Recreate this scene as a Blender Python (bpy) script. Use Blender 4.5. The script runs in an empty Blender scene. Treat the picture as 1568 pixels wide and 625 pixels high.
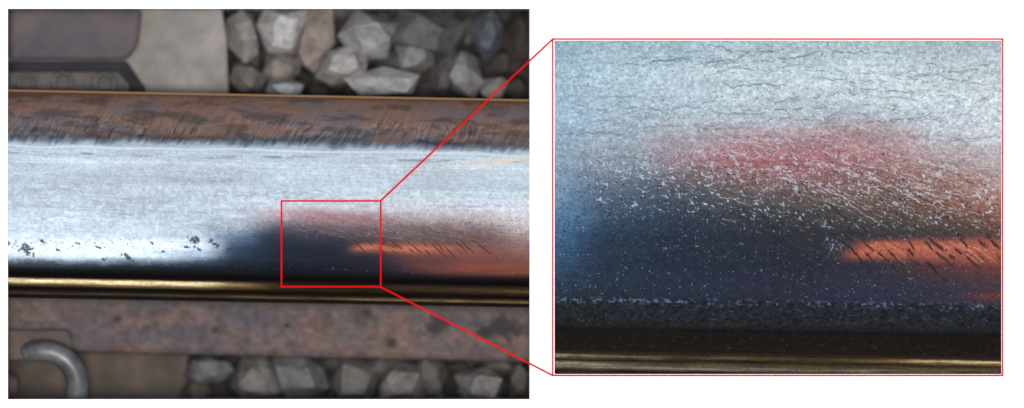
import bpy, bmesh, math, random
import numpy as np
from mathutils import Vector, Matrix
random.seed(7)
scene=bpy.context.scene
try:
    scene.view_settings.view_transform='Standard'; scene.view_settings.look='None'; scene.view_settings.exposure=0
except Exception: pass
K=1.2
def WX(px): return (px-784.0)/100.0
def WY(py): return (312.5-py)/100.0
def lin(c):
    c=np.asarray(c,dtype=float)/255.0
    return np.where(c<=0.04045,c/12.92,((c+0.055)/1.055)**2.4)
def L(r,g,b,k=K):
    v=lin([r,g,b])/k
    return (float(v[0]),float(v[1]),float(v[2]),1.0)
# ---------- numpy noise
def _h(ix,iy,s):
    t=np.sin(ix*127.1+iy*311.7+s*74.7)*43758.5453
    return t-np.floor(t)
def vn(x,y,s=0):
    x=np.asarray(x,float); y=np.asarray(y,float)
    ix=np.floor(x); iy=np.floor(y); fx=x-ix; fy=y-iy
    fx=fx*fx*(3-2*fx); fy=fy*fy*(3-2*fy)
    a=_h(ix,iy,s); b=_h(ix+1,iy,s); c=_h(ix,iy+1,s); d=_h(ix+1,iy+1,s)
    return (a*(1-fx)+b*fx)*(1-fy)+(c*(1-fx)+d*fx)*fy
def fbm(x,y,s=0,o=4):
    r=0;a=0.5;t=0
    for i in range(o):
        r=r+a*vn(x*2**i+i*5.1,y*2**i+i*2.7,s+i*3.3); t+=a; a*=0.5
    return r/t
def ss(a,b,x):
    t=np.clip((x-a)/(b-a),0,1); return t*t*(3-2*t)
def mix(a,b,t):
    return a*(1-t[...,None])+np.asarray(b,float)*t[...,None]
def table(cols,rows,tab,x,v):
    cols=np.array(cols,float); rows=np.array(rows,float)
    T=np.array(tab,float)
    x=np.clip(x,cols[0],cols[-1]-1e-3); v=np.clip(v,rows[0],rows[-1]-1e-3)
    i=np.clip(np.searchsorted(cols,x,side='right')-1,0,len(cols)-2)
    j=np.clip(np.searchsorted(rows,v,side='right')-1,0,len(rows)-2)
    fx=(x-cols[i])/(cols[i+1]-cols[i]); fy=(v-rows[j])/(rows[j+1]-rows[j])
    fx=fx*fx*(3-2*fx)
    fx=fx[...,None]; fy=fy[...,None]
    return (T[j,i]*(1-fx)+T[j,i+1]*fx)*(1-fy)+(T[j+1,i]*(1-fx)+T[j+1,i+1]*fx)*fy
# ---------- materials
def nt(mat):
    mat.use_nodes=True; n=mat.node_tree; return n,n.nodes['Principled BSDF']
def surf_mat(name,bump=0.15,bscale=60.0):
    m=bpy.data.materials.new(name); n,b=nt(m)
    a=n.nodes.new('ShaderNodeAttribute'); a.attribute_name='Col'
    n.links.new(a.outputs['Color'],b.inputs['Base Color'])
    r=n.nodes.new('ShaderNodeAttribute'); r.attribute_name='rm'
    s=n.nodes.new('ShaderNodeSeparateColor'); n.links.new(r.outputs['Color'],s.inputs[0])
    n.links.new(s.outputs[0],b.inputs['Roughness']); n.links.new(s.outputs[1],b.inputs['Metallic'])
    n.links.new(s.outputs[2],b.inputs['Specular IOR Level'])
    t=n.nodes.new('ShaderNodeTexCoord'); no=n.nodes.new('ShaderNodeTexNoise')
    no.inputs['Scale'].default_value=bscale; no.inputs['Detail'].default_value=4
    n.links.new(t.outputs['Object'],no.inputs['Vector'])
    bu=n.nodes.new('ShaderNodeBump'); bu.inputs['Strength'].default_value=bump; bu.inputs['Distance'].default_value=0.01
    n.links.new(no.outputs['Fac'],bu.inputs['Height']); n.links.new(bu.outputs['Normal'],b.inputs['Normal'])
    return m
def noise_mat(name,c1,c2,scale=3.0,rough=0.8,metal=0.0,bump=0.4,detail=8,spec=0.3):
    m=bpy.data.materials.new(name); n,b=nt(m)
    t=n.nodes.new('ShaderNodeTexCoord'); no=n.nodes.new('ShaderNodeTexNoise')
    no.inputs['Scale'].default_value=scale; no.inputs['Detail'].default_value=detail; no.inputs['Roughness'].default_value=0.65
    n.links.new(t.outputs['Object'],no.inputs['Vector'])
    cr=n.nodes.new('ShaderNodeValToRGB'); cr.color_ramp.elements[0].position=0.36; cr.color_ramp.elements[1].position=0.64
    cr.color_ramp.elements[0].color=c1; cr.color_ramp.elements[1].color=c2
    n.links.new(no.outputs['Fac'],cr.inputs[0]); n.links.new(cr.outputs[0],b.inputs['Base Color'])
    bu=n.nodes.new('ShaderNodeBump'); bu.inputs['Strength'].default_value=bump; bu.inputs['Distance'].default_value=0.05
    n.links.new(no.outputs['Fac'],bu.inputs['Height']); n.links.new(bu.outputs['Normal'],b.inputs['Normal'])
    b.inputs['Roughness'].default_value=rough; b.inputs['Metallic'].default_value=metal
    b.inputs['Specular IOR Level'].default_value=spec
    return m
def link(ob,parent=None):
    scene.collection.objects.link(ob)
    if parent: ob.parent=parent
    return ob
def empty(name):
    e=bpy.data.objects.new(name,None); e.empty_display_size=0.2; return link(e)
def grid_mesh(name,X,Y,Z,col,rough,met,mat,parent=None,smooth=True,spec=None):
    h,w=X.shape
    co=np.stack([X,Y,Z],-1).reshape(-1,3).astype(np.float32)
    idx=np.arange(h*w).reshape(h,w)
    f=np.stack([idx[:-1,:-1],idx[1:,:-1],idx[1:,1:],idx[:-1,1:]],-1).reshape(-1,4)
    me=bpy.data.meshes.new(name)
    me.vertices.add(h*w); me.vertices.foreach_set('co',co.ravel())
    nf=len(f); me.loops.add(nf*4); me.loops.foreach_set('vertex_index',f.ravel().astype(np.int32))
    me.polygons.add(nf); me.polygons.foreach_set('loop_start',(np.arange(nf)*4).astype(np.int32))
    try: me.polygons.foreach_set('loop_total',np.full(nf,4,np.int32))
    except Exception: pass
    me.update(calc_edges=True)
    me.polygons.foreach_set('use_smooth',np.full(nf,smooth))
    a=me.color_attributes.new('Col','FLOAT_COLOR','POINT')
    c4=np.ones((h*w,4),np.float32); c4[:,:3]=np.clip(col.reshape(-1,3),0.0,0.95)
    a.data.foreach_set('color',c4.ravel())
    a=me.color_attributes.new('rm','FLOAT_COLOR','POINT')
    c4=np.ones((h*w,4),np.float32); c4[:,0]=np.clip(rough.ravel(),.05,1); c4[:,1]=np.clip(met.ravel(),0,1)
    c4[:,2]=.2 if spec is None else spec.ravel()
    a.data.foreach_set('color',c4.ravel())
    me.materials.append(mat)
    return link(bpy.data.objects.new(name,me),parent)

# ================= white display board with two recesses
LX0,LX1,LY0,LY1=12,811,13.5,611.5
RX0,RX1,RY0,RY1=849.2,1533.3,62.3,573
white=noise_mat('white_board_paint',(0.9,0.9,0.9,1),(0.93,0.93,0.93,1),scale=4,rough=0.7,bump=0.02)
liner=noise_mat('recess_liner_grey',(0.62,0.59,0.56,1),(0.72,0.69,0.66,1),scale=2,rough=0.9)
FLOOR=-2.0; FLOOR2=-1.3
xs=[-9216,LX0,LX1,RX0,RX1,10784]; ys=[-9688,LY0,RY0,RY1,LY1,10312]
bm=bmesh.new()
V={}
def gv(x,y,z=0.0):
    k=(x,y,z)
    if k not in V: V[k]=bm.verts.new((WX(x),WY(y),z))
    return V[k]
for i in range(5):
    for j in range(5):
        xa,xb,ya,yb=xs[i],xs[i+1],ys[j],ys[j+1]
        if i==1 and 1<=j<=3: continue
        if i==3 and j==2: continue
        f=bm.faces.new([gv(xa,yb),gv(xb,yb),gv(xb,ya),gv(xa,ya)]); f.material_index=0
def walls(x0,x1,y0,y1,zf,ysub):
    yy=[y0]+ysub+[y1]
    fs=[]
    for a,b in zip(yy[:-1],yy[1:]):
        fs.append([gv(x0,a),gv(x0,b),gv(x0,b,zf),gv(x0,a,zf)])
        fs.append([gv(x1,b),gv(x1,a),gv(x1,a,zf),gv(x1,b,zf)])
    fs.append([gv(x1,y0),gv(x0,y0),gv(x0,y0,zf),gv(x1,y0,zf)])
    fs.append([gv(x0,y1),gv(x1,y1),gv(x1,y1,zf),gv(x0,y1,zf)])
    for q in fs:
        f=bm.faces.new(q); f.material_index=1
walls(LX0,LX1,LY0,LY1,FLOOR-0.05,[RY0,RY1])
walls(RX0,RX1,RY0,RY1,FLOOR2,[])
me=bpy.data.meshes.new('white_display_board'); bm.to_mesh(me); bm.free()
me.materials.append(white); me.materials.append(liner)
link(bpy.data.objects.new('white_display_board',me))

# ================= red callout (physical thin strips laid over board)
redm=noise_mat('red_paint',(.66,.003,.006,1),(.62,.0025,.005,1),scale=8,rough=0.9,bump=0.0,spec=0.0)
call=empty('red_callout_frame')
def strip(name,a,b,w=2.3,z=0.03,t=0.008,ext=0):
    ax,ay=WX(a[0]),WY(a[1]); bx,by=WX(b[0]),WY(b[1])
    Ln=math.hypot(bx-ax,by-ay)+ext/100; ang=math.atan2(by-ay,bx-ax)
    bm=bmesh.new(); bmesh.ops.create_cube(bm,size=1)
    for v in bm.verts: v.co=Vector((v.co.x*Ln,v.co.y*w/100,v.co.z*t))
    me=bpy.data.meshes.new(name); bm.to_mesh(me); bm.free(); me.materials.append(redm)
    o=bpy.data.objects.new(name,me); o.location=((ax+bx)/2,(ay+by)/2,z); o.rotation_euler=(0,0,ang); link(o,call)
def rect(nm,x0,y0,x1,y1,w,z):
    strip(nm+'_top',(x0,y0),(x1,y0),w,z,ext=w); strip(nm+'_bottom',(x0,y1),(x1,y1),w,z,ext=w)
    strip(nm+'_left_side',(x0,y0+w/2),(x0,y1-w/2),w,z); strip(nm+'_right_side',(x1,y0+w/2),(x1,y1-w/2),w,z)
rect('detail_square',431,308,583,439,2.5,0.03)
rect('inset_border',846.3,60,1535.2,575.2,2.3,0.03)
strip('upper_leader',(583,307.5),(846,60.5),2.6,0.042)
strip('lower_leader',(583,439.5),(846,575),2.6,0.042)

# ================= rail head
steel=surf_mat('worn_rail_steel',0.08,45)
rustm=surf_mat('rusted_steel',0.5,14)
SL=0.019
vtop,vbot=137.0,456.0
px=np.linspace(LX0,LX1,900)
vv=np.linspace(vtop,vbot,400)
PX,VV=np.meshgrid(px,vv)
PY=VV+SL*(PX-12)
prof=np.array([(130,-.62),(137,-.50),(139,-.44),(145,-.385),(160,-.30),(180,-.205),(200,-.13),(215,-.085),(240,-.045),(280,-.02),(320,-.028),(350,-.045),(375,-.07),(395,-.10),(405,-.13),(414,-.18),(421,-.235),(425,-.25),(429,-.245),(434,-.26),(438,-.31),(442,-.37),(446,-.40),(450,-.42),(453,-.48),(456,-.62)])
Z=np.interp(vv,prof[:,0],prof[:,1])
kern=np.exp(-0.5*(np.arange(-9,10)/3.0)**2); kern/=kern.sum()
Zs=np.convolve(np.pad(Z,9,mode='edge'),kern,mode='valid')
wgt=ss(415,424,vv); Z=Zs*(1-wgt)+Z*wgt
ZZ=np.repeat(Z[:,None],PX.shape[1],1)
cols=[12,100,200,300,365,430,500,570,650,730,811]
def u(c): return [c]*11
rows_l=[  # row colours include some shading and highlights, painted in
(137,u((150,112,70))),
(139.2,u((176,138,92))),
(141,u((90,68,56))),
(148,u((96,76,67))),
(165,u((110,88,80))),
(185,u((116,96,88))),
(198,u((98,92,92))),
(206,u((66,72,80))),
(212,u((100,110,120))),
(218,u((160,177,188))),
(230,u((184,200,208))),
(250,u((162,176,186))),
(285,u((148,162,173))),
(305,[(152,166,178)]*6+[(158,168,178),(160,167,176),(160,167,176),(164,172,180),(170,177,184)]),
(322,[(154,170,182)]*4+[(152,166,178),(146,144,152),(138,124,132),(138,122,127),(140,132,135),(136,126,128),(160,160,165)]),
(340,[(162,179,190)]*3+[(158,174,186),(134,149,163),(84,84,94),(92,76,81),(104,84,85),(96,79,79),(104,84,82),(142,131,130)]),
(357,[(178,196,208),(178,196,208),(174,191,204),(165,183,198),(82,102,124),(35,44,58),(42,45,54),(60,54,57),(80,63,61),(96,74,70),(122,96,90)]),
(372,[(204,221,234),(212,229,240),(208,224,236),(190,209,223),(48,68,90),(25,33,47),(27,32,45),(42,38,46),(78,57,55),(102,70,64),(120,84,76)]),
(386,[(226,240,249),(230,244,251),(216,232,243),(152,173,192),(36,49,66),(25,31,44),(25,30,43),(34,34,45),(66,49,52),(94,62,57),(110,72,66)]),  # white-blue gloss at the left end is painted into the colour
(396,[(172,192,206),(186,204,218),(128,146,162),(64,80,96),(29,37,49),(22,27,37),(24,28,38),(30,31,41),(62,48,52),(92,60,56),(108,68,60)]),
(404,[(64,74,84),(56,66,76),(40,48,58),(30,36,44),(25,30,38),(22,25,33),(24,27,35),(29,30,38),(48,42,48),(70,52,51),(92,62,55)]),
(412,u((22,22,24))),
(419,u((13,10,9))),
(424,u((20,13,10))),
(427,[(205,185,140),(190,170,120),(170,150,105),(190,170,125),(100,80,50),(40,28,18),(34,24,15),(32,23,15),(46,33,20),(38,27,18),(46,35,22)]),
(431,[(230,212,168),(240,222,180),(230,212,165),(230,212,168),(124,100,64),(52,38,24),(44,32,20),(50,37,23),(60,44,28),(70,53,34),(78,60,39)]),  # golden reflection along the left of the lip, painted as colour
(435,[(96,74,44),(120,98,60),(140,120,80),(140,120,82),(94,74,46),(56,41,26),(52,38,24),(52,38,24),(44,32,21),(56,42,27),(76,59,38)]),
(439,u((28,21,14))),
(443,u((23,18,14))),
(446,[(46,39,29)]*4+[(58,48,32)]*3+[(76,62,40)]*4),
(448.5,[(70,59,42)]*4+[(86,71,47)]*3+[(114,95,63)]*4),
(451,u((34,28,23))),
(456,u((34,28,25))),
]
warpx=PX+14*(fbm(PX/55,VV/22,1)-.5)+4*(fbm(PX/7,VV/5,2,2)-.5)
warpv=VV+(8*(fbm(PX/40,VV/18,3)-.5)+3*(fbm(PX/6,VV/4,4,2)-.5))*ss(295,330,VV)*(1-ss(400,412,VV))
warpv=warpv+(1-ss(225,235,VV))*ss(190,200,VV)*(6*(vn((PX+VV*.5)/5,VV/14,5)-.5)+6*(vn(PX/26,VV/20,6)-.5))
warpv=warpv+ss(404,412,VV)*1.6*(fbm(PX/90,VV*0,7,3)-.5)
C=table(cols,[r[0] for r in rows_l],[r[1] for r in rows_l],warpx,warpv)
band=ss(139,146,VV)*(1-ss(205,214,VV))
q=PX+(VV-140)*(0.45+.3*vn(PX/60,VV/40,9))+4*(vn(PX/20,VV/20,8)-.5)
st=(vn(q/2.2,VV/20,10)-.5)*0.6+(vn(q/5,VV/24,11)-.5)*0.4+(fbm(PX/4,VV/4,12,3)-.5)*.8
low=ss(165,185,VV)
C*= (1+ band*st*(0.18+0.34*low*(.3+1.2*vn(PX/45,VV/30,14))))[...,None]
patch=ss(.38,.72,fbm(PX/75,VV/20,13))*band
C=mix(C,(84,88,98),patch*.45)
patch2=ss(.42,.72,fbm(PX/60,VV/15,15))*band
C=mix(C,(118,86,70),patch2*.5)
C*= (1-0.22*band*ss(.42,.70,fbm(PX/36,VV/9,16)))[...,None]
darks=ss(.72,.84,vn(q/2.8,VV/13,17))*ss(178,194,VV)*(1-ss(210,217,VV))*ss(.35,.6,vn(PX/38,VV/30,18))
C=mix(C,(40,36,38),darks*.5)
light=ss(.74,.86,vn(q/2.6+40,VV/14,19))*ss(172,190,VV)*(1-ss(210,217,VV))
C=mix(C,(150,140,136),light*.3)
run=ss(208,222,VV)*(1-ss(405,414,VV))
g=(fbm(PX/70,VV/1.8,20,3)-.5)*.14+(fbm(PX/2.2,VV/1.8,21,2)-.5)*.20+(fbm(PX/9,VV/4,23,3)-.5)*.10+(fbm(PX/110,VV/22,22,3)-.5)*.20
C*= (1+run*g)[...,None]
sm=np.exp(-((VV-232-3*vn(PX/40,0*PX,24))/2.2)**2)*ss(.5,.7,fbm(PX/22,VV/3,25))
C=mix(C,(110,118,126),sm*.7)
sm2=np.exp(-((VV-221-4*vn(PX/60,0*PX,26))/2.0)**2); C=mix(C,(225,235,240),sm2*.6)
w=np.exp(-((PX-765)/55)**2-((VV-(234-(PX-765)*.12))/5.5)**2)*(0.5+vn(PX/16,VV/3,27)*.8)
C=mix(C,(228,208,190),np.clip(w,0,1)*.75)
lip=ss(414,420,VV)
C*= (1+lip*((vn(PX/28,VV/1.2,28)-.5)*.4+(vn(PX/4,VV/1.5,29)-.5)*.2))[...,None]
dz=np.zeros_like(C[...,0])
def crack(Cc,dzz,XX,YY,x0,x1,y0,m,amp,width,colr,op,seed,curv=0.0,depth=0.0015,wl=22.0):
    i0=np.searchsorted(XX[0],x0); i1=np.searchsorted(XX[0],x1)
    if i1-i0<3: return
    xr=XX[0,i0:i1]
    fc=y0+m*(xr-x0)+curv*(xr-x0)**2
    yc=YY[:,0]
    j0=max(0,np.searchsorted(yc,fc.min()-amp-8)); j1=min(len(yc),np.searchsorted(yc,fc.max()+amp+8))
    if j1-j0<2: return
    X=XX[j0:j1,i0:i1]; Y=YY[j0:j1,i0:i1]
    t=(X-x0)/(x1-x0)
    f=y0+m*(X-x0)+curv*(X-x0)**2+amp*(vn(X/wl,0*X+seed,seed)-.5)+amp*.45*(vn(X/(wl/4),0*X+seed,seed+1)-.5)
    d=(Y-f)/math.sqrt(1+m*m)
    k=np.exp(-(d/width)**2)*np.sin(np.pi*np.clip(t,0.02,.98))**.5*(0.1+0.9*ss(.3,.65,vn(X/9,0*X,seed+2)))
    Cc[j0:j1,i0:i1]=mix(Cc[j0:j1,i0:i1],colr,k*op)
    dzz[j0:j1,i0:i1]-=k*depth
for n in range(46):
    x0=random.uniform(10,780); L0=random.uniform(40,150); y0=random.uniform(285,345)
    crack(C,dz,PX,VV,x0,min(x0+L0,811),y0,random.uniform(-.06,.10),7,.8,(96,108,120),.36,n*3.1+5)
for n in range(40):
    x0=random.uniform(440,770); y0=312+random.uniform(0,38)
    crack(C,dz,PX,VV,x0,min(x0+random.uniform(30,90),811),y0,random.uniform(.12,.28),6,.7,(160,150,154),.26,n*2.7+300,curv=.0006,depth=.0005)
# orange-red streak with soft edges
C=mix(C,(120,66,56),np.exp(-((VV-377)/15)**2)*ss(560,660,PX)*(1-.5*ss(740,811,PX))*.5)
of=np.exp(-(np.abs((VV-(369+(PX-600)*.004))/8.0))**2)*ss(524,558,PX+(VV-368)*.9)*(1-.5*ss(620,700,PX))*(1-ss(690,765,PX))*(.65+.55*vn(PX/30,VV/4,31))
C=mix(C,(178,92,66),np.clip(of,0,1)*.85)
of2=np.exp(-(np.abs((VV-399)/9))**2)*ss(590,690,PX)*(.5+.7*vn(PX/40,VV/4,33))
C=mix(C,(142,66,50),np.clip(of2,0,1)*.65)
C=mix(C,(138,84,90),np.exp(-((VV-(322+(PX-500)*.04))/10)**2-((PX-490)/75)**2)*.55)
for n in range(24):
    x0=530+n*9+random.uniform(-3,3)
    crack(C,dz,PX,VV,x0,x0+28,355+random.uniform(-2,4),random.uniform(.7,1.1),5,.95,(44,30,32),.8,n*1.9+600)
fl=vn(PX/2.1+VV*.2,VV/1.8,40)
dens=np.exp(-((VV-(338+0*PX))/26)**2)*ss(400,450,PX)*.14+np.exp(-((VV-402)/7)**2)*.13+np.exp(-((VV-372)/10)**2)*.12*(1-ss(350,380,PX))
isd=ss(120,90,C.mean(-1))
k=ss(1-dens,1-dens+.05,fl)
C=mix(C,(130,142,156),k*isd*.42*(VV<414))
k2=ss(1-dens*1.1,1-dens*1.1+.05,vn(PX/2.6,VV/2.1,41))
C=mix(C,(60,70,82),k2*(1-isd)*.75*(VV<414)); dz-=k2*.002*(VV<414)
for (a,b,ra) in [(40,382,8),(196,394,5.5),(297,368,6),(303,380,3.5),(330,374,5),(352,383,4.5),(285,378,2.5),(64,370,3),(118,372,2.5),(150,379,2.5),(232,372,2.5),(378,390,3),(160,397,2.5),(15,372,3),(322,368,3),(250,386,2.5),(90,384,2.5)]:
    bv=b-SL*(a-12)
    rr=np.sqrt(((PX-a-(VV-bv)*.6)/1.4)**2+(VV-bv)**2)/ra+1.6*(fbm(PX/3.2,VV/3.2,a,3)-.5)*2
    kk=ss(1.0,.2,rr)
    C=mix(C,(52,57,64),kk*.8); dz-=kk*.005
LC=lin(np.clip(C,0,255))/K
lum=LC.mean(-1)
rough=.48+.1*(fbm(PX/5,VV/5,50,2)-.5)+band*.3
br=ss(.04,.25,lum)
met=.25*run*br+lip*.25*ss(.05,.25,lum)
spec=.03+.22*br*run+.06*band
LC=LC*(1.02-.25*run*br-.12*lip)[...,None]
ZZ=ZZ+dz+run*.0008*(fbm(PX/3,VV/2.5,51,2)-.5)-band*darks*.004
rail=empty('steel_rail')
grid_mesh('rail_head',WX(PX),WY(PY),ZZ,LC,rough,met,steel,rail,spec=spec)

def extr(name,pts,mat,colfn,parent,nx=500,sl=SL):
    pts=np.array(pts,float)
    d=np.r_[0,np.cumsum(np.hypot(np.diff(pts[:,0])/100,np.diff(pts[:,1])))]
    t=np.linspace(0,d[-1],int(d[-1]*80)+2)
    v=np.interp(t,d,pts[:,0]); z=np.interp(t,d,pts[:,1])
    x=np.linspace(LX0,LX1,nx)
    X,Vv=np.meshgrid(x,v); _,Zz=np.meshgrid(x,z)
    Y=Vv+sl*(X-12); c,r,m,dzz=colfn(X,Vv,Zz)
    return grid_mesh(name,WX(X),WY(Y),Zz+dzz,lin(np.clip(c,0,255))/K,r,m,mat,parent)
def foot_col(X,V,Z):
    c=np.zeros(X.shape+(3,))+np.array((96,85,84.))
    c=mix(c,(120,92,80),ss(.42,.72,fbm(X/60,V/24,60))*.5)
    c=mix(c,(78,76,82),ss(.42,.72,fbm(X/80,V/34,61))*.7)
    c*=(1+.45*(fbm(X/9,V/8,62)-.5))[...,None]
    for (a,b,ra) in [(598,525,9),(668,498,15),(776,502,22),(745,508,12),(560,478,8),(330,505,6),(440,498,5),(180,488,7)]:
        rr=np.hypot((X-a)/1.3,V+.022*(X-12)-b)/ra+1.2*(fbm(X/12,V/12,a)-.5)
        c=mix(c,(48,43,46),ss(1.1,.4,rr)*.85)
    c=mix(c,(66,58,56),ss(.55,.75,fbm(X/14,V/11,64))*.5)
    c=mix(c,(50,44,42),ss(468,450,V)*.6)  # painted shade where the foot runs under the head
    return c,.75+0*X,0*X,.012*(fbm(X/12,V/12,66)-.5)
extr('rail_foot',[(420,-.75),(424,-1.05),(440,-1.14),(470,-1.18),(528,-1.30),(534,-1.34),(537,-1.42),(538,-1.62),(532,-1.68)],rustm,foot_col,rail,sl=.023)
def dk(X,V,Z):
    c=np.zeros(X.shape+(3,))+np.array((66,52,46.)); c*=(1+.5*(fbm(X/20,Z*6,70)-.5))[...,None]
    return c,.8+0*X,0*X,0*X
extr('head_underside',[(456,-.62),(455,-.72),(400,-.80),(330,-.9),(325,-1.1),(424,-1.06)],rustm,dk,rail)
extr('head_far_side',[(330,-1.1),(300,-1.3),(200,-1.32),(200,-1.1),(275,-1.0),(270,-.9),(150,-.8),(138,-.72),(137,-.50)],rustm,dk,rail)

# ================= ground at bottom of recess
gm=noise_mat('ballast_dirt',(0.010,0.009,0.008,1),(0.035,0.031,0.028,1),scale=2.5,rough=.95,bump=.8)  # darkened colour deepens the shade in gaps between stones
n=60
X,Y=np.meshgrid(np.linspace(LX0,LX1,n),np.linspace(LY0,LY1,n))
Zg=FLOOR+.25*(fbm(X/60,Y/60,80)-.5)
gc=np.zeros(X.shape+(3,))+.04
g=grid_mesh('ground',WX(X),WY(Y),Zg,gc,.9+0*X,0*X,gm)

# ================= ballast
def stonemat():
    m=bpy.data.materials.new('ballast_stone'); n,b=nt(m)
    a=n.nodes.new('ShaderNodeAttribute'); a.attribute_name='Col'
    t=n.nodes.new('ShaderNodeTexCoord'); no=n.nodes.new('ShaderNodeTexNoise')
    no.inputs['Scale'].default_value=4; no.inputs['Detail'].default_value=10; no.inputs['Roughness'].default_value=.7
    n.links.new(t.outputs['Object'],no.inputs['Vector'])
    cr=n.nodes.new('ShaderNodeValToRGB'); cr.color_ramp.elements[0].position=.36; cr.color_ramp.elements[1].position=.62
    cr.color_ramp.elements[0].color=(.60,.58,.56,1); cr.color_ramp.elements[1].color=(1.2,1.21,1.23,1)
    n.links.new(no.outputs['Fac'],cr.inputs[0])
    mx=n.nodes.new('ShaderNodeMix'); mx.data_type='RGBA'; mx.blend_type='MULTIPLY'; mx.inputs[0].default_value=1
    n.links.new(a.outputs['Color'],mx.inputs[6]); n.links.new(cr.outputs[0],mx.inputs[7]); n.links.new(mx.outputs[2],b.inputs['Base Color'])
    bu=n.nodes.new('ShaderNodeBump'); bu.inputs['Strength'].default_value=.9; bu.inputs['Distance'].default_value=.10
    n.links.new(no.outputs['Fac'],bu.inputs['Height']); n.links.new(bu.outputs['Normal'],b.inputs['Normal'])
    b.inputs['Roughness'].default_value=.85; b.inputs['Specular IOR Level'].default_value=.2
    return m
sm_=stonemat()
BM=bmesh.new(); cl=BM.verts.layers.float_color.new('Col')
def stone(px_,py_,w,h,ztop,col,rot=0,seed=0):
    r=random.Random(seed)
    b=bmesh.new()
    nb=r.choice([5,6,6,7,8]); ph=r.uniform(0,6.28)
    for i in range(nb):
        th=ph+2*math.pi*i/nb+r.uniform(-.3,.3); rad=r.uniform(.92,1.18)
        b.verts.new((math.cos(th)*rad,math.sin(th)*rad,r.uniform(-.5,.2)))
        b.verts.new((math.cos(th)*rad*.8,math.sin(th)*rad*.8,-1.2))
    nt_=r.choice([4,5,5,6]); ph=r.uniform(0,6.28)
    tx,ty=r.uniform(-.4,.4),r.uniform(-.4,.4); ox,oy=r.uniform(-.2,.2),r.uniform(-.2,.2)
    for i in range(nt_):
        th=ph+2*math.pi*i/nt_+r.uniform(-.45,.45); rad=r.uniform(.42,.76)
        x,y=math.cos(th)*rad+ox,math.sin(th)*rad+oy
        b.verts.new((x,y,.72+tx*x+ty*y+r.uniform(-.06,.06)))
    bmesh.ops.convex_hull(b,input=b.verts[:])
    bmesh.ops.delete(b,geom=[v for v in b.verts if not v.link_faces],context='VERTS')
    bmesh.ops.dissolve_limit(b,angle_limit=.22,verts=b.verts[:],edges=b.edges[:])
    bmesh.ops.bevel(b,geom=b.edges[:],offset=.05,segments=2,affect='EDGES',profile=.6)
    bmesh.ops.triangulate(b,faces=b.faces[:])
    W,H=w/200*1.0,h/200*1.0; D=min(W,H)*1.3
    D=max(.25,min(D,.6))
    c=L(*col)
    mp={}
    cr_,sr=math.cos(rot),math.sin(rot)
    lo=ztop-D
    for v in b.verts:
        x,y,z=v.co.x*W,v.co.y*H,v.co.z*D
        X=WX(px_)+x*cr_-y*sr; Y=WY(py_)+x*sr+y*cr_
        X=min(max(X,WX(LX0)+.004),WX(LX1)-.004); Y=min(max(Y,WY(LY1)+.004),WY(LY0)-.004)
        nv=BM.verts.new((X,Y,lo+z)); nv[cl]=c; mp[v]=nv
    for f in b.faces:
        try: BM.faces.new([mp[v] for v in f.verts])
        except Exception: pass
    b.free()
ST=[
(372,52,54,82,-1.15,(138,136,133),.1),(432,42,80,88,-1.0,(194,192,190),.0),(484,62,60,112,-1.15,(150,138,131),-.25),
(563,52,88,92,-.95,(154,153,153),.35),(655,44,128,96,-1.1,(98,98,100),-.1),(748,48,48,86,-1.2,(96,100,108),-.1),
(432,106,58,52,-1.2,(140,132,126),.1),(380,120,60,44,-1.25,(116,113,110),0),(527,100,92,60,-1.0,(168,165,162),.5),
(592,128,124,46,-.95,(168,167,165),-.05),(633,84,62,64,-1.2,(140,139,138),-.3),(712,116,54,76,-1.15,(134,133,133),.25),
(756,136,46,44,-1.2,(144,143,141),.2),(436,138,56,34,-1.15,(164,167,168),0),(678,120,40,60,-1.4,(90,88,87),0),
(520,14,50,40,-1.45,(90,85,82),0),(600,90,50,50,-1.55,(72,71,70),0),(690,92,50,40,-1.5,(80,80,81),0.4),
(795,60,44,120,-1.55,(66,59,56),0),(790,138,50,50,-1.5,(70,65,62),0),  # brownish shadow column at the right edge, put into stone colours
(322,566,66,44,-1.3,(118,118,117),.1),(398,586,96,86,-1.1,(120,115,110),-.3),(458,578,92,72,-1.05,(112,112,111),-.35),
(545,582,84,88,-1.1,(114,111,107),-.3),(618,590,80,78,-1.05,(124,120,117),.6),(655,572,54,60,-1.25,(102,99,95),0),
(735,594,90,72,-1.0,(138,135,132),-.1),(795,584,44,80,-1.3,(86,81,77),.1),(585,560,60,34,-1.35,(90,87,83),.2),
(700,562,54,34,-1.55,(54,51,49),0),(300,600,54,50,-1.35,(84,76,70),.3),(510,556,50,30,-1.45,(74,71,68),0),(765,560,60,30,-1.45,(96,92,88),0)]
for i,s in enumerate(ST): stone(*s,seed=i+300)
sd=1000
for _ in range(150):
    x=random.uniform(355,805); y=random.choice([random.uniform(15,150),random.uniform(545,608)])
    if y>500: x=random.uniform(285,805)
    g0=random.uniform(40,84); s=random.uniform(22,52)  # fill stones coloured darker, adding shade to the gaps
    stone(x,y,s,s*random.uniform(.7,1.2),random.uniform(-1.8,-1.52),(g0,g0*.97,g0*.94),random.uniform(0,3),sd); sd+=1
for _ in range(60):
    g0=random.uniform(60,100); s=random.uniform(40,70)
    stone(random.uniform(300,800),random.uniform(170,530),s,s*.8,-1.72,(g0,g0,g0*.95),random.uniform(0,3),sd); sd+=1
bmesh.ops.recalc_face_normals(BM,faces=BM.faces[:])
me=bpy.data.meshes.new('ballast_stones'); BM.to_mesh(me); BM.free(); me.materials.append(sm_)
link(bpy.data.objects.new('ballast_stones',me))

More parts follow.
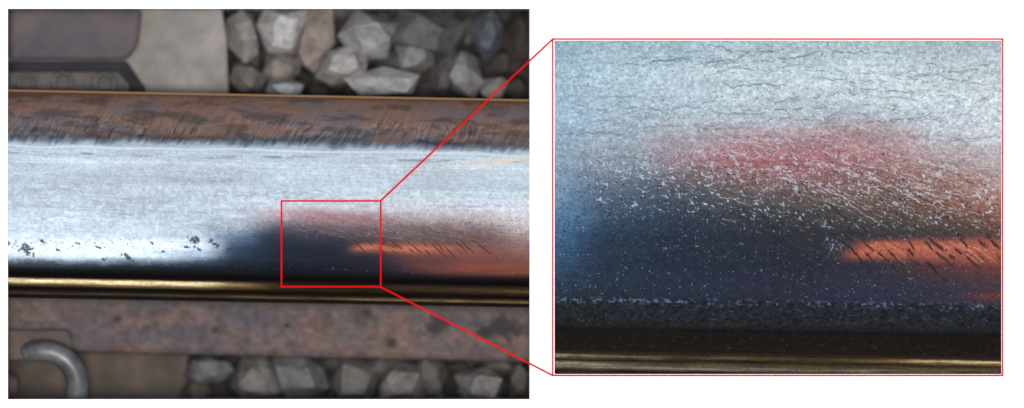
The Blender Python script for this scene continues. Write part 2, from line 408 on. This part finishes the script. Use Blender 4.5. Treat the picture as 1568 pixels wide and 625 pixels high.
# ================= concrete sleeper
cm=noise_mat('weathered_concrete',L(108,104,99),L(150,145,140),scale=.9,rough=.9,bump=.3)
cmr=noise_mat('rust_stained_concrete',L(60,55,52),L(98,86,76),scale=1.1,rough=.9,bump=.4)
sleeper=empty('concrete_sleeper')
def poly_prism(name,pts,z0,z1,mat,parent,bev=.04):
    bm=bmesh.new(); vs=[bm.verts.new((WX(a),WY(b),z1)) for a,b in pts]
    f=bm.faces.new(vs); bmesh.ops.recalc_face_normals(bm,faces=[f])
    if f.normal.z<0: f.normal_flip()
    r=bmesh.ops.extrude_face_region(bm,geom=[f])
    for v in [e for e in r['geom'] if isinstance(e,bmesh.types.BMVert)]: v.co.z=z0
    bmesh.ops.recalc_face_normals(bm,faces=bm.faces[:])
    if bev: bmesh.ops.bevel(bm,geom=bm.edges[:],offset=bev,segments=3,affect='EDGES',profile=.5)
    me=bpy.data.meshes.new(name); bm.to_mesh(me); bm.free(); me.materials.append(mat)
    return link(bpy.data.objects.new(name,me),parent)
poly_prism('sleeper_body',[(12.2,13.7),(340,13.7),(347,60),(350,140),(320,330),(12.2,330)],-2.0,-1.42,cm,sleeper,.03)
poly_prism('sleeper_shoulder',[(12.2,332),(318,332),(286,560),(283,611.3),(12.2,611.3)],-2.0,-1.72,cmr,sleeper,.03)

# ================= baseplate with bolts
pm=noise_mat('dark_plate_steel',L(62,64,74),L(98,86,84),scale=.8,rough=.7,bump=.25)
pm2=noise_mat('grimy_plate_steel',L(58,56,56),L(98,92,88),scale=2.2,rough=.7,bump=.3)
blk=noise_mat('blackened_rubber',L(24,24,28),L(40,40,46),scale=2,rough=.8,bump=.1)
bp=empty('rail_baseplate')
poly_prism('upper_plate',[(12.2,13.7),(218,13.7),(212,70),(196,92),(12.2,92)],-1.40,-1.2,pm,bp,.09)
poly_prism('rail_pad',[(12.2,94),(194,94),(222,134),(226,190),(12.2,190)],-1.41,-1.30,blk,bp,.02)
poly_prism('lower_ledge',[(12.2,110),(182,110),(198,130),(198,190),(12.2,190)],-1.295,-1.2,pm2,bp,.02)
def bolt(x,y,r,z0,z1,name):
    bm=bmesh.new(); bmesh.ops.create_cone(bm,cap_ends=True,segments=6,radius1=r,radius2=r*.92,depth=z1-z0)
    bmesh.ops.bevel(bm,geom=bm.edges[:],offset=r*.12,segments=2,affect='EDGES')
    bmesh.ops.create_cone(bm,cap_ends=True,segments=24,radius1=r*1.5,radius2=r*1.4,depth=(z1-z0)*.3,matrix=Matrix.Translation((0,0,-(z1-z0)*.45)))
    me=bpy.data.meshes.new(name); bm.to_mesh(me); bm.free(); me.materials.append(pm2)
    o=bpy.data.objects.new(name,me); o.location=(WX(x),WY(y),(z0+z1)/2); link(o,bp)
bolt(96,126,.12,-1.19,-1.0,'bolt_1'); bolt(160,128,.13,-1.19,-1.02,'bolt_2'); bolt(40,128,.1,-1.19,-1.05,'bolt_3')
pr=noise_mat('rusty_plate',L(70,63,60),L(104,90,82),scale=1.2,rough=.8,bump=.3)
poly_prism('near_plate',[(12.2,505),(104,505),(110,516),(112,548),(12.2,552)],-1.7,-1.08,pr,bp,.04)

# ================= spring clip
gmc=noise_mat('galvanised_clip_steel',L(84,85,86),L(120,121,121),scale=1.8,rough=.45,metal=.35,bump=.12,spec=.4)
clip=empty('rail_spring_clip')
def tube(name,pts,r,mat,parent):
    cu=bpy.data.curves.new(name,'CURVE'); cu.dimensions='3D'; cu.bevel_depth=r; cu.bevel_resolution=8; cu.use_fill_caps=True; cu.resolution_u=16
    s=cu.splines.new('BEZIER'); s.bezier_points.add(len(pts)-1)
    for p,q in zip(s.bezier_points,pts):
        p.co=(WX(q[0]),WY(q[1]),q[2]); p.handle_left_type=p.handle_right_type='AUTO'; p.radius=q[3] if len(q)>3 else 1
    o=bpy.data.objects.new(name,cu)
    scene.collection.objects.link(o)
    dg=bpy.context.evaluated_depsgraph_get(); me=bpy.data.meshes.new_from_object(o.evaluated_get(dg))
    bpy.data.objects.remove(o); me.materials.clear(); me.materials.append(mat)
    for p in me.polygons: p.use_smooth=True
    return link(bpy.data.objects.new(name,me),parent)
tube('clip_hook',[(40,543,-.83,.55),(43,541,-.80,.9),(60,538,-.74,1),(86,542,-.70,1.05),(108,558,-.70,1.1),(118,580,-.75,1.12),(117,611,-.85,1.1)],.155,gmc,clip)
tube('clip_leg',[(14.5,572,-1.35,.5),(18,584,-1.25,2.2),(18,596,-1.25,2.2),(16,610,-1.3,1)],.05,pr,clip)

# ================= enlarged close-up of rail surface
NX,NY=1000,740
px=np.linspace(RX0,RX1,NX); py=np.linspace(RY0,RY1,NY)
PX,PY=np.meshgrid(px,py)
SK=.0165*(PX-849)*ss(380,470,PY)
V=PY-SK
cols=[849,950,1050,1150,1250,1350,1450,1533]
def u8(c): return [c]*8
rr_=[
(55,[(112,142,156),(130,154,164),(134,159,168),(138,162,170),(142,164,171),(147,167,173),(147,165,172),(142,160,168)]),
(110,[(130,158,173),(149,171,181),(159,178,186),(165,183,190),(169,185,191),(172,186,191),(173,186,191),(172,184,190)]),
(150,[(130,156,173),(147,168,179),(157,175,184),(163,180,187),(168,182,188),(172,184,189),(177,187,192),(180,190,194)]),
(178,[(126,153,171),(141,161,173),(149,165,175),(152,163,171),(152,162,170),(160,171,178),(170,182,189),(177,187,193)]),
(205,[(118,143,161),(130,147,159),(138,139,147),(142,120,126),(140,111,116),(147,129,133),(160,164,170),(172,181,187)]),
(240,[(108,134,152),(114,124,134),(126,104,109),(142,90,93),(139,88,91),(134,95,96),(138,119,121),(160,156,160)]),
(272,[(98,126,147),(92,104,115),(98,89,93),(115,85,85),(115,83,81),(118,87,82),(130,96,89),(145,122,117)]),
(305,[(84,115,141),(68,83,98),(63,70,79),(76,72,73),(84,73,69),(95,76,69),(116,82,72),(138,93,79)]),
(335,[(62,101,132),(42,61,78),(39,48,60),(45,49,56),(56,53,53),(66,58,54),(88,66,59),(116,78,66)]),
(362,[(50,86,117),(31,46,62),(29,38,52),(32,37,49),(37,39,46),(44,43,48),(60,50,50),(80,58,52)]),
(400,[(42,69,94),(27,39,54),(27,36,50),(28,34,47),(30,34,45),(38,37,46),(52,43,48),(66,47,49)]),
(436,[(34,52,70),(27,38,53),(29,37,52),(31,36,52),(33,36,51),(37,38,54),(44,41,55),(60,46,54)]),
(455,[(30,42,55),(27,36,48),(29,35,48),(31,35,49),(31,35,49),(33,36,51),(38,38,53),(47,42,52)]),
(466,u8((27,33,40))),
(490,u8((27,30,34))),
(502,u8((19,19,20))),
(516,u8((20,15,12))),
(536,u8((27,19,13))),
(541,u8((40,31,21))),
(544,[(150,138,104),(100,87,60),(68,58,38),(66,56,36),(62,50,30),(86,70,42),(186,162,110),(206,182,130)]),  # gold highlights, strongest at right, painted into the lip colour
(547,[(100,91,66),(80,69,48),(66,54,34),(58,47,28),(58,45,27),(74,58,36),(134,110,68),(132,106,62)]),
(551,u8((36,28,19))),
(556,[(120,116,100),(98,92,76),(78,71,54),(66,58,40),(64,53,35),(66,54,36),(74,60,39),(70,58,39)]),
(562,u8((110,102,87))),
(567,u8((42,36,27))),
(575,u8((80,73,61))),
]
top=1-ss(430,455,V)
wx=PX+50*(fbm(PX/110,V/60,101)-.5)+16*(fbm(PX/12,V/9,102,3)-.5)
wv=V+(20*(fbm(PX/100,V/50,103)-.5)+14*(fbm(PX/9,V/6,104,3)-.5))*top
wv=wv+ss(440,460,V)*(1-ss(530,538,V))*(9*(fbm(PX/8,V/6,105,3)-.5))+ss(530,538,V)*2.2*(fbm(PX/120,0*V,106,3)-.5)
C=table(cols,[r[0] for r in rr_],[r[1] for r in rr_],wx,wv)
darkm=ss(150,95,C.mean(-1))
gr=(vn(PX/1.7,PY/1.5,110)-.5)*.20+(fbm(PX/4,PY/3.2,111,2)-.5)*.24+(fbm(PX/45,PY/4,112,3)-.5)*.12+(fbm(PX/120,PY/40,113,3)-.5)*.14
C*= (1+gr*(1-.35*ss(530,540,V)))[...,None]
dz=np.zeros_like(C[...,0])
pk=ss(.80,.90,vn(PX/2.4,PY/2.1,115))*(.3+.7*ss(.4,.65,fbm(PX/60,PY/25,116)))
C=mix(C,(84,96,104),pk*(1-darkm)*.6); dz-=pk*(1-darkm)*.001
lk=ss(.78,.9,vn(PX/2.6,PY/2.0,117)); C=mix(C,(204,214,218),lk*(1-darkm)*.4)
for n in range(64):
    x0=random.uniform(830,1500); y0=random.uniform(70,215)
    crack(C,dz,PX,PY,max(x0,849),min(x0+random.uniform(50,240),1533),y0,random.uniform(-.14,.12),random.uniform(8,18),.95,(72,86,96),random.uniform(.35,.75),n*2.3+900,curv=random.uniform(-.0003,.0003),depth=.0012,wl=34)
for n in range(60):
    x0=random.uniform(1080,1500); y0=195+random.uniform(0,100)
    crack(C,dz,PX,PY,x0,min(x0+random.uniform(60,230),1533),y0,random.uniform(.08,.34),random.uniform(8,16),.85,(188,178,180),random.uniform(.3,.75),n*3.3+1500,curv=random.uniform(.0003,.0011),depth=-.001,wl=26)
for n in range(44):
    x0=random.uniform(1100,1500); y0=250+random.uniform(0,110)
    crack(C,dz,PX,PY,x0,min(x0+random.uniform(40,120),1533),y0,random.uniform(.3,.8),random.uniform(6,12),.9,(24,22,26),random.uniform(.3,.6),n*2.1+1900,curv=.0008,depth=.0015,wl=20)
for n in range(14):
    x0=random.uniform(980,1260); y0=335+random.uniform(0,50)
    crack(C,dz,PX,PY,x0,x0+random.uniform(30,70),y0,random.uniform(.6,.95),6,.7,(92,98,112),.3,n*2.9+2300)
edge=9*(fbm(PX/16,PY/6,120)-.5)
cy=382+(PX-1290)*.012
of=ss(1276,1326,PX+edge+ (PY-cy)*.9)*ss(22+6*ss(1290,1533,PX),7,np.abs(PY-cy+edge*.5))
C=mix(C,(186,90,60),of*(.74+.4*(fbm(PX/24,PY/6,121)-.5)))
glow=ss(1300,1533,PX)*np.exp(-((PY-(404))/22)**2)
C=mix(C,(118,56,48),glow*.6*(.6+.6*fbm(PX/20,PY/6,122)))
g2=ss(1440,1533,PX)*np.exp(-((PY-454)/6)**2); C=mix(C,(120,52,40),g2*.7*(.4+.8*fbm(PX/22,PY/4,123)))
xk=1276
while xk<1530:
    crack(C,dz,PX,PY,xk,min(xk+random.uniform(44,72),1533),358+random.uniform(-3,4),random.uniform(.85,1.15),7,random.uniform(1.4,2.3),(36,24,26),.97,xk*.7,curv=random.uniform(-.004,.002),depth=.004,wl=14)
    xk+=random.uniform(13,27)
for n in range(16):
    x0=random.uniform(1300,1510)
    crack(C,dz,PX,PY,x0,min(x0+40,1533),365+random.uniform(0,14),random.uniform(.3,.9),5,.7,(220,148,120),.5,n*1.7+2600,depth=0)
for a,b,ra in [(1279,374,15),(1262,341,7),(1385,299,7),(1244,262,6),(1112,196,5)]:
    rr=np.hypot((PX-a)/1.3,PY-b)/ra+1.6*(fbm(PX/6,PY/6,a)-.5)
    kk=ss(.9,.4,rr)*ss(.4,.6,vn(PX/2.5,PY/2.5,a+3)); C=mix(C,(150,146,148),kk*.6)
band=np.exp(-((PY-(262+.06*(PX-1190)))/54)**2)*ss(870,960,PX)
clus=fbm(PX/26,PY/12,130)
q=PY-.35*(PX-849)
f1=fbm(PX/5.0,q/2.6,131,2); f2=fbm(PX/3.0,PY/2.6,132,2); 
k1=ss(.76-.10*band*(.3+clus),.795-.10*band*(.3+clus),f1)*ss(.15,.4,band+.18*(1-ss(440,460,V)))
k2=ss(.83-.13*band*(.2+clus),.87-.13*band*(.2+clus),f2)
fk=np.clip(k1+k2*.85,0,1)*ss(.1,.6,darkm)*(1-ss(445,458,V))
fo=fk*(.45+.4*vn(PX/6,PY/6,133))
C=C*(1-fo[...,None])+np.array((166,184,199.))*fo[...,None]; dz+=fk*.0012
k3=ss(.88,.94,vn(PX/2.1,PY/2.0,134))*darkm*(PY>300)*(V<455); C=mix(C,(88,108,130),k3*.35)
k4=ss(.84,.92,vn(PX/2.4,PY/2.1,135))*darkm*(V<455); C=mix(C,(16,18,24),k4*.6)
cr=np.exp(-((V-459)/5)**2)*ss(.54,.64,fbm(PX/5,PY/3.4,136,3)); C=mix(C,(112,128,142),cr*.6); dz+=cr*.002
cz=ss(455,464,V)*(1-ss(485,505,V)); k5=ss(.66,.75,fbm(PX/4.2,PY/3.0,137,3)); C=mix(C,(70,80,88),k5*cz*.5)
k6=ss(.54,.64,fbm(PX/4.6,PY/3.2,138,3)); C=mix(C,(14,14,15),k6*ss(452,462,V)*(1-ss(500,512,V))*.7); dz+=cz*(k5-k6)*.0012
cr2=np.exp(-((V-503)/3)**2)*ss(.5,.62,fbm(PX/6,PY/3,139,3)); C=mix(C,(10,9,9),cr2*.9)
k7=ss(.66,.76,fbm(PX/5,PY/2.6,140,3))*ss(504,512,V)*(1-ss(532,538,V)); C=mix(C,(60,44,32),k7*.5)
lipm=ss(534,540,V); C*=(1+lipm*((vn(PX/40,V/1.6,141)-.5)*.6+(vn(PX/5,V/1.6,142)-.5)*.25))[...,None]
prof=np.array([(40,-.10),(100,-.07),(180,-.05),(260,-.06),(340,-.10),(400,-.15),(450,-.21),(500,-.30),(530,-.38),(537,-.40),(541,-.395),(546,-.40),(551,-.43),(557,-.435),(563,-.45),(568,-.48),(580,-.52)])
Z=np.interp(V,prof[:,0],prof[:,1])
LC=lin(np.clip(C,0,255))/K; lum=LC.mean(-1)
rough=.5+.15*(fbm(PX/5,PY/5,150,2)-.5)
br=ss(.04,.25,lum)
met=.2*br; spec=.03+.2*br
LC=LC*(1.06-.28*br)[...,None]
Z=Z+dz+.0016*(fbm(PX/5,PY/4,151,3)-.5)*(1-lipm*.7)
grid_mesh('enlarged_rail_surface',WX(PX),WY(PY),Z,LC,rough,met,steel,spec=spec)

# ================= light
w=bpy.data.worlds.new('World'); scene.world=w; w.use_nodes=True
n=w.node_tree; bg=n.nodes['Background']; sky=n.nodes.new('ShaderNodeTexSky'); sky.sky_type='NISHITA'; sky.sun_disc=False
sky.sun_elevation=math.radians(86); sky.sun_rotation=math.radians(190); sky.air_density=1.0; sky.dust_density=2.0
n.links.new(sky.outputs[0],bg.inputs[0]); bg.inputs[1].default_value=0.11
sun=bpy.data.lights.new('sun','SUN'); sun.energy=3.3; sun.angle=math.radians(12); sun.color=(1,.965,.92)
so=link(bpy.data.objects.new('sun',sun)); az=math.radians(190); el=math.radians(86)
d=Vector((math.sin(az)*math.cos(el),math.cos(az)*math.cos(el),math.sin(el)))
so.rotation_euler=d.to_track_quat('Z','Y').to_euler(); so.location=d*20
# ================= camera
cam=bpy.data.cameras.new('camera'); cam.type='ORTHO'; cam.ortho_scale=15.68; cam.clip_end=500
cam.dof.use_dof=True; cam.dof.focus_distance=9.9; cam.dof.aperture_fstop=1.8
co=link(bpy.data.objects.new('camera',cam)); co.location=(0,0,9.8)
scene.camera=co
